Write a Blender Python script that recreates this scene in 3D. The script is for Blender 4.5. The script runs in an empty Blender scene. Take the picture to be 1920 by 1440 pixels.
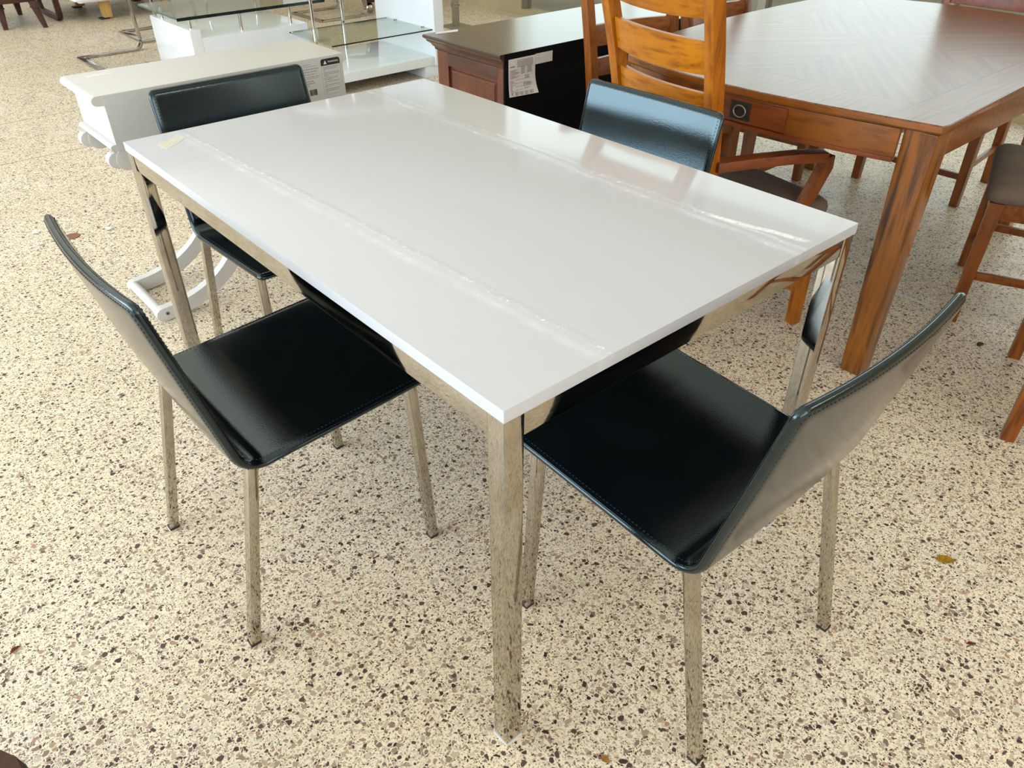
import bpy, bmesh, math, random
from mathutils import Vector, Matrix
random.seed(7)
SC = bpy.context.scene
COL = SC.collection
R = math.radians
V = Vector

# ------------------------------------------------------------------ camera, world, light, exposure
cd = bpy.data.cameras.new('camera'); cam = bpy.data.objects.new('camera', cd); COL.objects.link(cam)
cd.sensor_width = 36.0; cd.lens = 1444.16 / 1920 * 36.0; cd.clip_start = 0.02; cd.clip_end = 100
cam.location = (-0.48442, -0.57159, 1.3486)
cam.rotation_euler = (9.48379854e-01, 8.97e-4, -7.17420135e-01)
SC.camera = cam

SC.view_settings.view_transform = 'Standard'
SC.view_settings.look = 'None'
SC.view_settings.gamma = 1.0
SC.view_settings.use_curve_mapping = False
SC.view_settings.exposure = -0.48

W = bpy.data.worlds.new('world'); SC.world = W; W.use_nodes = True
W.node_tree.nodes['Background'].inputs[0].default_value = (0.86, 0.93, 1.0, 1)
W.node_tree.nodes['Background'].inputs[1].default_value = 1.2

def area(name, loc, rot, sx, sy, power, color, spread=180):
    l = bpy.data.lights.new(name, 'AREA'); l.shape = 'RECTANGLE'; l.size = sx; l.size_y = sy
    l.energy = power; l.color = color; l.spread = R(spread)
    o = bpy.data.objects.new(name, l); COL.objects.link(o); o.location = loc; o.rotation_euler = rot
    return o
# daylight through the two glazed shop fronts, ceiling lamps and added fill
area('daylight_left', (-4.75, 3.4, 1.75), (0, R(-90), 0), 2.3, 8.0, 680, (0.72, 0.86, 1.0))
area('daylight_front', (-1.4, -5.8, 1.75), (R(90), 0, 0), 6.0, 2.2, 190, (0.95, 0.97, 1.0))
area('daylight_right', (4.50, 2.05, 1.30), (0, R(90), 0), 1.8, 6.1, 62, (0.86, 1.0, 0.95))
# rows of unseen uplights added to brighten the ceiling, and downlights behind the viewer
for lx, ly, ln, pw_ in ((-3.6, 2.2, 15.0, 46), (-1.9, 2.2, 15.0, 46), (-0.2, 2.2, 15.0, 46), (1.4, 5.6, 7.0, 75)):
    area('added_uplight', (lx, ly, 2.05), (R(180), 0, 0), 0.4, ln, pw_, (1.0, 0.96, 0.90))
for lx, ly, pw_ in ((-2.8, -0.8, 8), (0.2, -3.2, 8), (-2.8, -3.2, 8), (2.4, -2.2, 20), (2.4, -4.6, 14)):  # the two at the right are unseen fill, added to brighten that side
    area('ceiling_lamp_and_fill', (lx, ly, 2.30), (0, 0, 0), 0.5, 1.3, pw_, (1.0, 0.94, 0.86))

# ------------------------------------------------------------------ node helpers
def new_mat(name):
    m = bpy.data.materials.new(name); m.use_nodes = True
    t = m.node_tree
    return m, t, t.nodes['Principled BSDF']
def nd(t, typ, **kw):
    n = t.nodes.new(typ)
    for k, v in kw.items():
        if k.startswith('i_'):
            key = k[2:]
            key = int(key) if key.isdigit() else key.replace('_', ' ')
            if hasattr(v, 'is_linked') or isinstance(v, bpy.types.NodeSocket):
                t.links.new(v, n.inputs[key])
            else:
                n.inputs[key].default_value = v
        else:
            setattr(n, k, v)
    return n
def math_n(t, op, a, b=None, clamp=False):
    n = t.nodes.new('ShaderNodeMath'); n.operation = op; n.use_clamp = clamp
    for i, x in enumerate((a, b)):
        if x is None: continue
        if isinstance(x, bpy.types.NodeSocket): t.links.new(x, n.inputs[i])
        else: n.inputs[i].default_value = x
    return n.outputs[0]
def mix_c(t, fac, a, b):
    n = t.nodes.new('ShaderNodeMix'); n.data_type = 'RGBA'
    for idx, x in ((0, fac), (6, a), (7, b)):
        if isinstance(x, bpy.types.NodeSocket): t.links.new(x, n.inputs[idx])
        elif idx == 0: n.inputs[0].default_value = x
        else: n.inputs[idx].default_value = (*x, 1)
    return n.outputs[2]
def ramp(t, fac, stops):
    n = t.nodes.new('ShaderNodeValToRGB'); t.links.new(fac, n.inputs[0])
    e = n.color_ramp.elements
    while len(e) < len(stops): e.new(0.5)
    for el, (p, c) in zip(e, stops):
        el.position = p; el.color = (*c, 1) if len(c) == 3 else c
    return n.outputs[0]
def maprange(t, v, a, b, c=0.0, d=1.0, smooth=False):
    n = t.nodes.new('ShaderNodeMapRange'); n.clamp = True
    if smooth: n.interpolation_type = 'SMOOTHSTEP'
    t.links.new(v, n.inputs[0])
    for i, x in enumerate((a, b, c, d)): n.inputs[i + 1].default_value = x
    return n.outputs[0]
def bump(t, bs, h, strength, dist=0.002):
    b = nd(t, 'ShaderNodeBump'); b.inputs['Strength'].default_value = strength; b.inputs['Distance'].default_value = dist
    t.links.new(h, b.inputs['Height']); t.links.new(b.outputs[0], bs.inputs['Normal'])
def srgb(r, g, b):
    f = lambda c: (c / 255 / 12.92) if c / 255 <= 0.04045 else ((c / 255 + 0.055) / 1.055) ** 2.4
    return (f(r), f(g), f(b))
def simple(name, col, rough=0.5, metal=0.0, coat=0.0, noise=0.0, nscale=40, spec=0.5):
    m, t, b = new_mat(name)
    tc = nd(t, 'ShaderNodeTexCoord')
    n = nd(t, 'ShaderNodeTexNoise', i_Vector=tc.outputs['Object'], i_Scale=nscale, i_Detail=4.0)
    c = mix_c(t, maprange(t, n.outputs[0], 0.3, 0.7, 0, 1), tuple(x * (1 - noise) for x in col), tuple(min(1, x * (1 + noise)) for x in col))
    t.links.new(c, b.inputs['Base Color'])
    b.inputs['Roughness'].default_value = rough; b.inputs['Metallic'].default_value = metal
    b.inputs['Coat Weight'].default_value = coat; b.inputs['Coat Roughness'].default_value = 0.05
    b.inputs['Specular IOR Level'].default_value = spec
    return m

def terrazzo():
    m, t, b = new_mat('terrazzo')
    tc = nd(t, 'ShaderNodeTexCoord'); pos = tc.outputs['Object']
    wn = nd(t, 'ShaderNodeTexNoise', i_Vector=pos, i_Scale=70.0, i_Detail=1.0)
    wob = nd(t, 'ShaderNodeVectorMath', operation='SCALE', i_0=wn.outputs['Color'], i_Scale=0.012)
    p2 = nd(t, 'ShaderNodeVectorMath', operation='ADD', i_0=pos, i_1=wob.outputs[0]).outputs[0]
    big = nd(t, 'ShaderNodeTexNoise', i_Vector=pos, i_Scale=1.3, i_Detail=3.0)
    mid = nd(t, 'ShaderNodeTexNoise', i_Vector=pos, i_Scale=7.0, i_Detail=3.0)
    fine = nd(t, 'ShaderNodeTexNoise', i_Vector=pos, i_Scale=260.0, i_Detail=2.0)
    base = mix_c(t, maprange(t, big.outputs[0], 0.35, 0.65), srgb(236, 218, 185), srgb(242, 229, 205))
    base = mix_c(t, maprange(t, mid.outputs[0], 0.45, 0.75, 0, 0.5), base, srgb(216, 204, 180))
    base = mix_c(t, maprange(t, fine.outputs[0], 0.50, 0.62, 0, 0.55), base, srgb(190, 172, 145))
    def chips(scale, share, r0, r1, cols, off, strength=1.0):
        nonlocal base
        vv = nd(t, 'ShaderNodeVectorMath', operation='ADD', i_0=p2, i_1=off)
        v = nd(t, 'ShaderNodeTexVoronoi', voronoi_dimensions='2D', feature='F1', i_Vector=vv.outputs[0], i_Scale=scale, i_Randomness=1.0)
        sep = nd(t, 'ShaderNodeSeparateColor'); t.links.new(v.outputs['Color'], sep.inputs[0])
        e = nd(t, 'ShaderNodeTexVoronoi', voronoi_dimensions='2D', feature='DISTANCE_TO_EDGE', i_Vector=vv.outputs[0], i_Scale=scale, i_Randomness=1.0)
        rad = maprange(t, sep.outputs[1], 0, 1, r0, r1)
        inside = math_n(t, 'LESS_THAN', v.outputs['Distance'], rad)
        edge = math_n(t, 'GREATER_THAN', e.outputs['Distance'], 0.06)
        pick = math_n(t, 'LESS_THAN', sep.outputs[0], share)
        f = math_n(t, 'MULTIPLY', math_n(t, 'MULTIPLY', inside, edge), math_n(t, 'MULTIPLY', pick, strength))
        c = ramp(t, sep.outputs[2], [(i / max(1, len(cols) - 1), c) for i, c in enumerate(cols)])
        base = mix_c(t, f, base, c)
    tan = [srgb(176, 156, 128), srgb(205, 190, 166), srgb(150, 132, 112), srgb(222, 214, 198)]
    brown = [srgb(176, 138, 116), srgb(150, 128, 110), srgb(120, 104, 94)]
    dark = [srgb(62, 46, 42), srgb(92, 74, 66), srgb(50, 38, 38)]
    chips(250, 0.68, 0.20, 0.55, tan, (3.1, 1.7, 0))
    chips(210, 0.30, 0.18, 0.45, [srgb(118, 100, 84), srgb(90, 74, 66), srgb(150, 130, 108)], (0.7, 5.2, 0))
    chips(120, 0.42, 0.20, 0.50, tan + brown, (8.3, 2.9, 0))
    chips(135, 0.15, 0.18, 0.44, dark, (1.9, 9.1, 0))
    chips(76, 0.18, 0.22, 0.48, brown + tan, (6.6, 4.4, 0))
    chips(72, 0.115, 0.20, 0.42, dark, (4.2, 7.7, 0))
    t.links.new(base, b.inputs['Base Color'])
    ro = maprange(t, mid.outputs[0], 0.3, 0.7, 0.34, 0.5)
    t.links.new(ro, b.inputs['Roughness'])
    b.inputs['Specular IOR Level'].default_value = 0.35
    return m

def wood(name, light, dark, rough=0.3, scale=(60, 60, 4), coat=0.12, axis_rot=(0, 0, 0), worn=0.0, spec=0.35):
    m, t, b = new_mat(name)
    tc = nd(t, 'ShaderNodeTexCoord')
    mp = nd(t, 'ShaderNodeMapping', i_Vector=tc.outputs['Object']); mp.inputs['Scale'].default_value = scale; mp.inputs['Rotation'].default_value = axis_rot
    n = nd(t, 'ShaderNodeTexNoise', i_Vector=mp.outputs[0], i_Scale=1.0, i_Detail=6.0, i_Roughness=0.6)
    n2 = nd(t, 'ShaderNodeTexNoise', i_Vector=tc.outputs['Object'], i_Scale=5.0, i_Detail=3.0)
    c = ramp(t, n.outputs[0], [(0.28, dark), (0.52, light), (0.75, tuple(min(1, x * 1.15) for x in light))])
    c = mix_c(t, maprange(t, n2.outputs[0], 0.4, 0.75, 0, 0.45), c, dark)
    if worn:
        mp2 = nd(t, 'ShaderNodeMapping', i_Vector=tc.outputs['Object']); mp2.inputs['Scale'].default_value = (34, 34, 3.2)
        n3 = nd(t, 'ShaderNodeTexNoise', i_Vector=mp2.outputs[0], i_Scale=1.0, i_Detail=5.0)
        c = mix_c(t, maprange(t, n3.outputs[0], 0.54, 0.68, 0, worn), c, (0.018, 0.008, 0.004))
    t.links.new(c, b.inputs['Base Color'])
    b.inputs['Roughness'].default_value = rough; b.inputs['Coat Weight'].default_value = coat; b.inputs['Coat Roughness'].default_value = 0.18
    b.inputs['Specular IOR Level'].default_value = spec
    bump(t, b, n.outputs[0], 0.15, 0.001)
    return m

def chrome():
    m, t, b = new_mat('chrome')
    tc = nd(t, 'ShaderNodeTexCoord')
    n = nd(t, 'ShaderNodeTexNoise', i_Vector=tc.outputs['Object'], i_Scale=14.0, i_Detail=6.0, i_Roughness=0.7)
    mp = nd(t, 'ShaderNodeMapping', i_Vector=tc.outputs['Object']); mp.inputs['Scale'].default_value = (20, 20, 160)
    s = nd(t, 'ShaderNodeTexNoise', i_Vector=mp.outputs[0], i_Scale=1.0, i_Detail=3.0)
    b.inputs['Metallic'].default_value = 1.0
    c = mix_c(t, maprange(t, n.outputs[0], 0.42, 0.7), (0.50, 0.465, 0.405), (0.40, 0.365, 0.305))
    t.links.new(c, b.inputs['Base Color'])
    t.links.new(maprange(t, s.outputs[0], 0.3, 0.75, 0.025, 0.09), b.inputs['Roughness'])
    bump(t, b, n.outputs[0], 0.012, 0.002)
    return m

def leather():
    m, t, b = new_mat('black_leather')
    tc = nd(t, 'ShaderNodeTexCoord')
    v = nd(t, 'ShaderNodeTexVoronoi', i_Vector=tc.outputs['Object'], i_Scale=420.0)
    n = nd(t, 'ShaderNodeTexNoise', i_Vector=tc.outputs['Object'], i_Scale=9.0, i_Detail=4.0)
    c = mix_c(t, maprange(t, n.outputs[0], 0.35, 0.7), (0.0022, 0.0042, 0.0060), (0.0034, 0.0062, 0.0088))
    t.links.new(c, b.inputs['Base Color'])
    t.links.new(maprange(t, n.outputs[0], 0.3, 0.7, 0.10, 0.14), b.inputs['Roughness'])
    b.inputs['Specular IOR Level'].default_value = 0.78
    b.inputs['Specular Tint'].default_value = (0.72, 0.94, 1.0, 1)
    bump(t, b, v.outputs['Distance'], 0.10, 0.0006)
    return m

def table_lacquer():
    m, t, b = new_mat('white_lacquer_with_residue_and_painted_sheen')
    tc = nd(t, 'ShaderNodeTexCoord')
    sp = nd(t, 'ShaderNodeSeparateXYZ'); t.links.new(tc.outputs['Object'], sp.inputs[0])
    X, Y, Z = sp.outputs
    n = nd(t, 'ShaderNodeTexNoise', i_Vector=tc.outputs['Object'], i_Scale=120.0, i_Detail=6.0, i_Roughness=0.75)
    n2 = nd(t, 'ShaderNodeTexNoise', i_Vector=tc.outputs['Object'], i_Scale=16.0, i_Detail=5.0, i_Roughness=0.65)
    wob = math_n(t, 'MULTIPLY', math_n(t, 'SUBTRACT', n2.outputs[0], 0.5), 0.026)
    tot = None; crests = None
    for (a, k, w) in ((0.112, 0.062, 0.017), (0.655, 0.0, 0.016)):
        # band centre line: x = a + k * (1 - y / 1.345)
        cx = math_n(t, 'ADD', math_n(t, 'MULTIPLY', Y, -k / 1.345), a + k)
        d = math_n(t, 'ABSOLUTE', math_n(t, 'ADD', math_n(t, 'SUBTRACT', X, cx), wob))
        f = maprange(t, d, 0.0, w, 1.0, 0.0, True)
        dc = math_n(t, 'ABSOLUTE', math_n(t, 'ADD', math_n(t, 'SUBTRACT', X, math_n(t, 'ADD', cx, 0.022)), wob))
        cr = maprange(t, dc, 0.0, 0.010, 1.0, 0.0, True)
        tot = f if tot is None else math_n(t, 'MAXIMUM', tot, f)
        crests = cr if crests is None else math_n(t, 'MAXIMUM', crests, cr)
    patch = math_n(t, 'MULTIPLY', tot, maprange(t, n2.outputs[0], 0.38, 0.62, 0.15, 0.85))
    glint = math_n(t, 'MULTIPLY', crests, maprange(t, n.outputs[0], 0.55, 0.62, 0, 1))  # lamp glints off the wrinkled residue, painted into the base colour
    glint = math_n(t, 'MULTIPLY', glint, maprange(t, n2.outputs[0], 0.42, 0.55, 0, 1))
    # reflection sheen on the residue near the right end, painted into the colour
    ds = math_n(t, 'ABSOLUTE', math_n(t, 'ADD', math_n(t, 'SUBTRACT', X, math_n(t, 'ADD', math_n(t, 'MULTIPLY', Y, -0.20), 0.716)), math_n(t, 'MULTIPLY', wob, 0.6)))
    sheen = math_n(t, 'MULTIPLY', maprange(t, ds, 0.003, 0.010, 1.0, 0.0, True), math_n(t, 'MULTIPLY', maprange(t, Y, 0.215, 0.18, 0, 1), maprange(t, Y, 0.012, 0.03, 0, 1)))
    sheen = math_n(t, 'MULTIPLY', sheen, maprange(t, n.outputs[0], 0.38, 0.50, 0.2, 1))
    glint = math_n(t, 'MAXIMUM', glint, sheen)
    base = mix_c(t, patch, srgb(194, 195, 198), srgb(208, 209, 214))
    base = mix_c(t, glint, base, srgb(244, 242, 240))
    t.links.new(base, b.inputs['Base Color'])
    rr = math_n(t, 'ADD', math_n(t, 'MULTIPLY', patch, 0.25), 0.09)
    t.links.new(rr, b.inputs['Roughness'])
    hh = math_n(t, 'MULTIPLY', math_n(t, 'MAXIMUM', crests, math_n(t, 'MULTIPLY', tot, 0.3)), n.outputs[0])
    bump(t, b, hh, 0.5, 0.0012)
    b.inputs['Specular IOR Level'].default_value = 0.22
    return m

def glass(name='clear_glass', tint=(0.92, 0.97, 0.945), refl=1.0):
    m = bpy.data.materials.new(name); m.use_nodes = True; t = m.node_tree
    t.nodes.clear()
    out = nd(t, 'ShaderNodeOutputMaterial')
    tr = nd(t, 'ShaderNodeBsdfTransparent'); tr.inputs[0].default_value = (*tint, 1)
    gl = nd(t, 'ShaderNodeBsdfGlossy'); gl.inputs['Roughness'].default_value = 0.02
    lw = nd(t, 'ShaderNodeLayerWeight'); lw.inputs['Blend'].default_value = 0.5
    f5 = math_n(t, 'POWER', lw.outputs['Facing'], 5.0)
    fr = math_n(t, 'ADD', math_n(t, 'MULTIPLY', f5, 0.96), 0.04)
    mx = nd(t, 'ShaderNodeMixShader')
    t.links.new(math_n(t, 'MULTIPLY', fr, refl, True), mx.inputs[0])
    t.links.new(tr.outputs[0], mx.inputs[1]); t.links.new(gl.outputs[0], mx.inputs[2]); t.links.new(mx.outputs[0], out.inputs[0])
    return m

def veneer():
    m, t, b = new_mat('veneered_walnut_top')
    tc = nd(t, 'ShaderNodeTexCoord')
    sp = nd(t, 'ShaderNodeSeparateXYZ'); t.links.new(tc.outputs['Object'], sp.inputs[0])
    X, Y, Z = sp.outputs
    ax = math_n(t, 'ABSOLUTE', X); ay = math_n(t, 'ABSOLUTE', Y)
    # sunburst: grain runs diagonally in each quarter and straight in the border
    sx = math_n(t, 'SIGN', X); sy = math_n(t, 'SIGN', Y)
    u = math_n(t, 'ADD', math_n(t, 'MULTIPLY', ax, 0.80), math_n(t, 'MULTIPLY', ay, 0.60))
    v = math_n(t, 'SUBTRACT', math_n(t, 'MULTIPLY', ay, 0.80), math_n(t, 'MULTIPLY', ax, 0.60))
    cb = nd(t, 'ShaderNodeCombineXYZ')
    t.links.new(math_n(t, 'ADD', math_n(t, 'MULTIPLY', u, 1.6), math_n(t, 'MULTIPLY', sx, 7.0)), cb.inputs[0])
    t.links.new(math_n(t, 'ADD', math_n(t, 'MULTIPLY', v, 42.0), math_n(t, 'MULTIPLY', sy, 5.0)), cb.inputs[1])
    n = nd(t, 'ShaderNodeTexNoise', i_Vector=cb.outputs[0], i_Scale=1.0, i_Detail=5.0, i_Roughness=0.65)
    mp = nd(t, 'ShaderNodeMapping', i_Vector=tc.outputs['Object']); mp.inputs['Scale'].default_value = (4, 90, 4)
    nb = nd(t, 'ShaderNodeTexNoise', i_Vector=mp.outputs[0], i_Scale=1.0, i_Detail=5.0)
    border = math_n(t, 'MAXIMUM', math_n(t, 'GREATER_THAN', ax, 0.66), math_n(t, 'GREATER_THAN', ay, 0.44))
    inner = ramp(t, n.outputs[0], [(0.30, (0.060, 0.022, 0.009)), (0.55, (0.165, 0.068, 0.028)), (0.75, (0.24, 0.11, 0.048))])
    outer = ramp(t, nb.outputs[0], [(0.30, (0.085, 0.030, 0.010)), (0.55, (0.17, 0.066, 0.022)), (0.75, (0.23, 0.095, 0.035))])
    c = mix_c(t, border, inner, outer)
    c = mix_c(t, math_n(t, 'LESS_THAN', math_n(t, 'MINIMUM', math_n(t, 'ABSOLUTE', math_n(t, 'SUBTRACT', ax, 0.66)), math_n(t, 'ABSOLUTE', math_n(t, 'SUBTRACT', ay, 0.44))), 0.0025), c, (0.05, 0.02, 0.008))
    t.links.new(c, b.inputs['Base Color'])
    b.inputs['Roughness'].default_value = 0.28
    b.inputs['Coat Weight'].default_value = 0.35; b.inputs['Coat Roughness'].default_value = 0.25
    b.inputs['Specular IOR Level'].default_value = 0.5
    return m

M = {}
M['floor'] = terrazzo()
M['chrome'] = chrome()
M['leather'] = leather()
M['leather_plain'] = simple('black_stitch', (0.012, 0.020, 0.030), 0.5)
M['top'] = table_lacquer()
M['white_gloss'] = simple('white_gloss_lacquer', srgb(220, 222, 224), 0.10, coat=0.5, noise=0.01)
M['white_paint'] = simple('white_paint', srgb(200, 198, 193), 0.32, noise=0.015)
M['white_board'] = simple('white_unpainted_board', srgb(190, 190, 187), 0.5, noise=0.02)
M['paper'] = simple('paper', srgb(214, 208, 206), 0.7, noise=0.02)
M['ink'] = simple('black_ink', (0.012, 0.012, 0.012), 0.5)
M['grey_ink'] = simple('grey_ink', (0.20, 0.19, 0.19), 0.7)
M['pale_ink'] = simple('pale_grey_ink', (0.30, 0.28, 0.28), 0.7)
M['rubber'] = simple('black_rubber', (0.015, 0.015, 0.014), 0.6)
M['plastic_white'] = simple('translucent_white_plastic', srgb(212, 210, 208), 0.35)
M['honey'] = wood('honey_wood', (0.50, 0.168, 0.006), (0.24, 0.060, 0.002), 0.34, (8, 60, 60))
M['honey_up'] = wood('honey_wood_upright', (0.42, 0.130, 0.006), (0.19, 0.046, 0.002), 0.34, (60, 60, 6))
M['cherry2'] = wood('amber_brown_wood', (0.27, 0.080, 0.009), (0.12, 0.028, 0.003), 0.36, (8, 60, 60), 0.15)
M['cherry2_up'] = wood('amber_brown_wood_upright', (0.26, 0.075, 0.009), (0.11, 0.025, 0.003), 0.36, (60, 60, 6), 0.15)
M['cherry_up'] = wood('reddish_wood_upright', (0.27, 0.072, 0.012), (0.11, 0.024, 0.005), 0.36, (60, 60, 6))
M['cherry'] = wood('reddish_wood', (0.22, 0.052, 0.010), (0.10, 0.020, 0.004), 0.36, (50, 6, 50))
M['rustic'] = wood('rustic_leg_wood', (0.27, 0.088, 0.006), (0.075, 0.020, 0.002), 0.28, (55, 55, 5), 0.4, worn=0.85)
M['apron'] = wood('table_apron_wood', (0.25, 0.078, 0.009), (0.10, 0.028, 0.004), 0.3, (50, 5, 60), 0.3)
M['veneer'] = veneer()
M['espresso_top'] = wood('espresso_stained_top', (0.040, 0.018, 0.012), (0.020, 0.010, 0.007), 0.22, (4, 80, 4), 0.6)
M['mahogany'] = wood('mahogany_stain', (0.150, 0.036, 0.014), (0.060, 0.014, 0.006), 0.3, (50, 50, 6), 0.4)
M['mahogany_h'] = wood('mahogany_stain_level', (0.080, 0.022, 0.010), (0.035, 0.010, 0.006), 0.3, (50, 5, 60), 0.4)
M['black_board'] = simple('black_backing_board', (0.004, 0.004, 0.0045), 0.7, spec=0.1)
M['walnut'] = wood('dark_walnut', (0.060, 0.020, 0.011), (0.022, 0.008, 0.005), 0.42, (40, 40, 5), 0.0)
M['oak'] = wood('light_oak', (0.56, 0.33, 0.10), (0.38, 0.20, 0.05), 0.4, (60, 60, 6), 0.1)
M['suede'] = simple('taupe_microsuede', srgb(112, 97, 84), 0.95, noise=0.14, nscale=9)
M['white_vinyl'] = simple('white_vinyl', srgb(228, 230, 232), 0.35, noise=0.02)
M['teal_cloth'] = simple('blue_grey_cloth', srgb(84, 100, 108), 0.9, noise=0.1)
M['glass'] = glass()
M['window_glass'] = glass('window_glass', (0.93, 0.97, 0.95))
M['glass_edge'] = simple('dark_glass_edge', (0.008, 0.016, 0.014), 0.1)
M['glass_edge_green'] = simple('green_glass_edge', (0.05, 0.11, 0.09), 0.1)
M['wall'] = simple('painted_wall', srgb(222, 219, 212), 0.8, noise=0.02, nscale=3)
M['tan_wall'] = simple('tan_wall', srgb(176, 160, 124), 0.7, noise=0.05, nscale=4)
M['board'] = simple('added_dark_board', (0.045, 0.042, 0.038), 0.7, noise=0.1)
M['mirror'] = simple('mirror_plate', (0.62, 0.66, 0.66), 0.02, 1.0)
M['ceiling'] = simple('white_ceiling', srgb(236, 234, 228), 0.9, noise=0.01)
M['alu'] = simple('bronze_aluminium', (0.30, 0.26, 0.20), 0.4, 0.6)
M['pavement'] = simple('tan_pavement', srgb(150, 134, 104), 0.8, noise=0.15, nscale=3)
M['glue'] = simple('yellowed_glue', srgb(202, 197, 178), 0.55, noise=0.08, nscale=120)
M['leaf_yellow'] = simple('yellow_leaf', srgb(190, 148, 30), 0.6, noise=0.3, nscale=150)
M['leaf_brown'] = simple('brown_leaf', srgb(104, 62, 28), 0.6, noise=0.2, nscale=120)
M['leaf_tan'] = simple('tan_leaf', srgb(190, 140, 72), 0.6, noise=0.2, nscale=120)
M['leaf_red'] = simple('russet_leaf', srgb(132, 62, 26), 0.6, noise=0.2, nscale=120)
M['plug'] = simple('brown_plug', srgb(128, 86, 66), 0.6, noise=0.1, nscale=60)
M['cling'] = simple('crumpled_clear_film', srgb(238, 230, 226), 0.15, noise=0.05)
M['dirt'] = simple('dark_dirt', srgb(74, 60, 40), 0.9, noise=0.3)
M['strip'] = simple('pale_divider', srgb(205, 206, 196), 0.5)
M['joint'] = simple('grey_joint', srgb(168, 150, 124), 0.7)

# ------------------------------------------------------------------ geometry helpers
def obj(name, me, parent=None, loc=None, rot=None):
    o = bpy.data.objects.new(name, me); COL.objects.link(o)
    if parent is not None: o.parent = parent
    if loc is not None: o.location = loc
    if rot is not None: o.rotation_euler = rot
    return o
def finish(name, bm, mat, parent=None, smooth=False, auto=None, org=None):
    if org is not None:
        for v in bm.verts: v.co -= V(org)
    bmesh.ops.recalc_face_normals(bm, faces=bm.faces[:])
    me = bpy.data.meshes.new(name); bm.to_mesh(me); bm.free()
    me.materials.append(mat)
    if smooth or auto:
        me.polygons.foreach_set('use_smooth', [True] * len(me.polygons))
        if auto: me.set_sharp_from_angle(angle=R(auto))
    return obj(name, me, parent)
def empty(name, loc, label, cat, group=None, rz=0.0):
    o = bpy.data.objects.new(name, None); COL.objects.link(o); o.empty_display_size = 0.1
    o.location = loc; o.rotation_euler = (0, 0, rz)
    tag(o, label, cat, group)
    return o
def tag(o, label, cat, group=None):
    o['label'] = label; o['category'] = cat
    if group: o['group'] = group
    return o
def struct(o): o['kind'] = 'structure'; return o
def bev(bm, w, seg=2, edges=None):
    if w > 0:
        bmesh.ops.bevel(bm, geom=(edges or bm.edges[:]), offset=w, segments=seg, profile=0.7, affect='EDGES', clamp_overlap=True)
def add_box(bm, x0, x1, y0, y1, z0, z1):
    vs = [bm.verts.new((x, y, z)) for z in (z0, z1) for x, y in ((x0, y0), (x1, y0), (x1, y1), (x0, y1))]
    for f in ((0, 3, 2, 1), (4, 5, 6, 7), (0, 1, 5, 4), (1, 2, 6, 5), (2, 3, 7, 6), (3, 0, 4, 7)):
        bm.faces.new([vs[i] for i in f])
    return vs
def box(name, x, y, z, mat, parent=None, b=0.0, seg=2, org=None, auto=None):
    bm = bmesh.new(); add_box(bm, *x, *y, *z); bev(bm, b, seg)
    return finish(name, bm, mat, parent, auto=(auto or (40 if b else None)), org=org)
def add_sweep(bm, path, w, h, up=V((0, 0, 1)), caps=True, scales=None, sect=None):
    """rectangular (w across, h along up) or custom section swept along path"""
    path = [V(p) for p in path]; rings = []
    n = len(path)
    for i, p in enumerate(path):
        d = (path[min(i + 1, n - 1)] - path[max(i - 1, 0)]).normalized()
        s = d.cross(up)
        if s.length < 1e-5: s = V((1, 0, 0))
        s.normalize(); u = s.cross(d).normalized()
        k = scales[i] if scales else 1.0
        pts = sect or ((-w / 2, -h / 2), (w / 2, -h / 2), (w / 2, h / 2), (-w / 2, h / 2))
        rings.append([bm.verts.new(p + s * (a * k) + u * (b * k)) for a, b in pts])
    m = len(rings[0])
    for r0, r1 in zip(rings, rings[1:]):
        for j in range(m):
            bm.faces.new((r0[j], r0[(j + 1) % m], r1[(j + 1) % m], r1[j]))
    if caps:
        bm.faces.new(rings[0][::-1]); bm.faces.new(rings[-1])
    return rings
def circ(r, n=12): return [(r * math.cos(2 * math.pi * i / n), r * math.sin(2 * math.pi * i / n)) for i in range(n)]
def sweep(name, path, w, h, mat, parent=None, up=V((0, 0, 1)), b=0.0, scales=None, org=None, sect=None, auto=35):
    bm = bmesh.new(); add_sweep(bm, path, w, h, up, True, scales, sect)
    if b: bev(bm, b, 2, [e for e in bm.edges if e.calc_face_angle(0) > R(30)])
    return finish(name, bm, mat, parent, auto=auto, org=org)
def tube(name, path, r, mat, parent=None, org=None, n=12):
    return sweep(name, path, 0, 0, mat, parent, org=org, sect=circ(r, n))
def prism(name, pts, axis, a0, a1, mat, parent=None, b=0.0, org=None, auto=35, seg=2):
    """polygon pts (2D) extruded along axis 'x','y','z'"""
    f = {'x': lambda p, a: (a, p[0], p[1]), 'y': lambda p, a: (p[0], a, p[1]), 'z': lambda p, a: (p[0], p[1], a)}[axis]
    bm = bmesh.new()
    lo = [bm.verts.new(f(p, a0)) for p in pts]; hi = [bm.verts.new(f(p, a1)) for p in pts]
    bm.faces.new(lo[::-1]); bm.faces.new(hi)
    n = len(pts)
    for i in range(n): bm.faces.new((lo[i], lo[(i + 1) % n], hi[(i + 1) % n], hi[i]))
    if b: bev(bm, b, seg, [e for e in bm.edges if e.calc_face_angle(0) > R(25)])
    return finish(name, bm, mat, parent, auto=auto, org=org)
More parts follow.
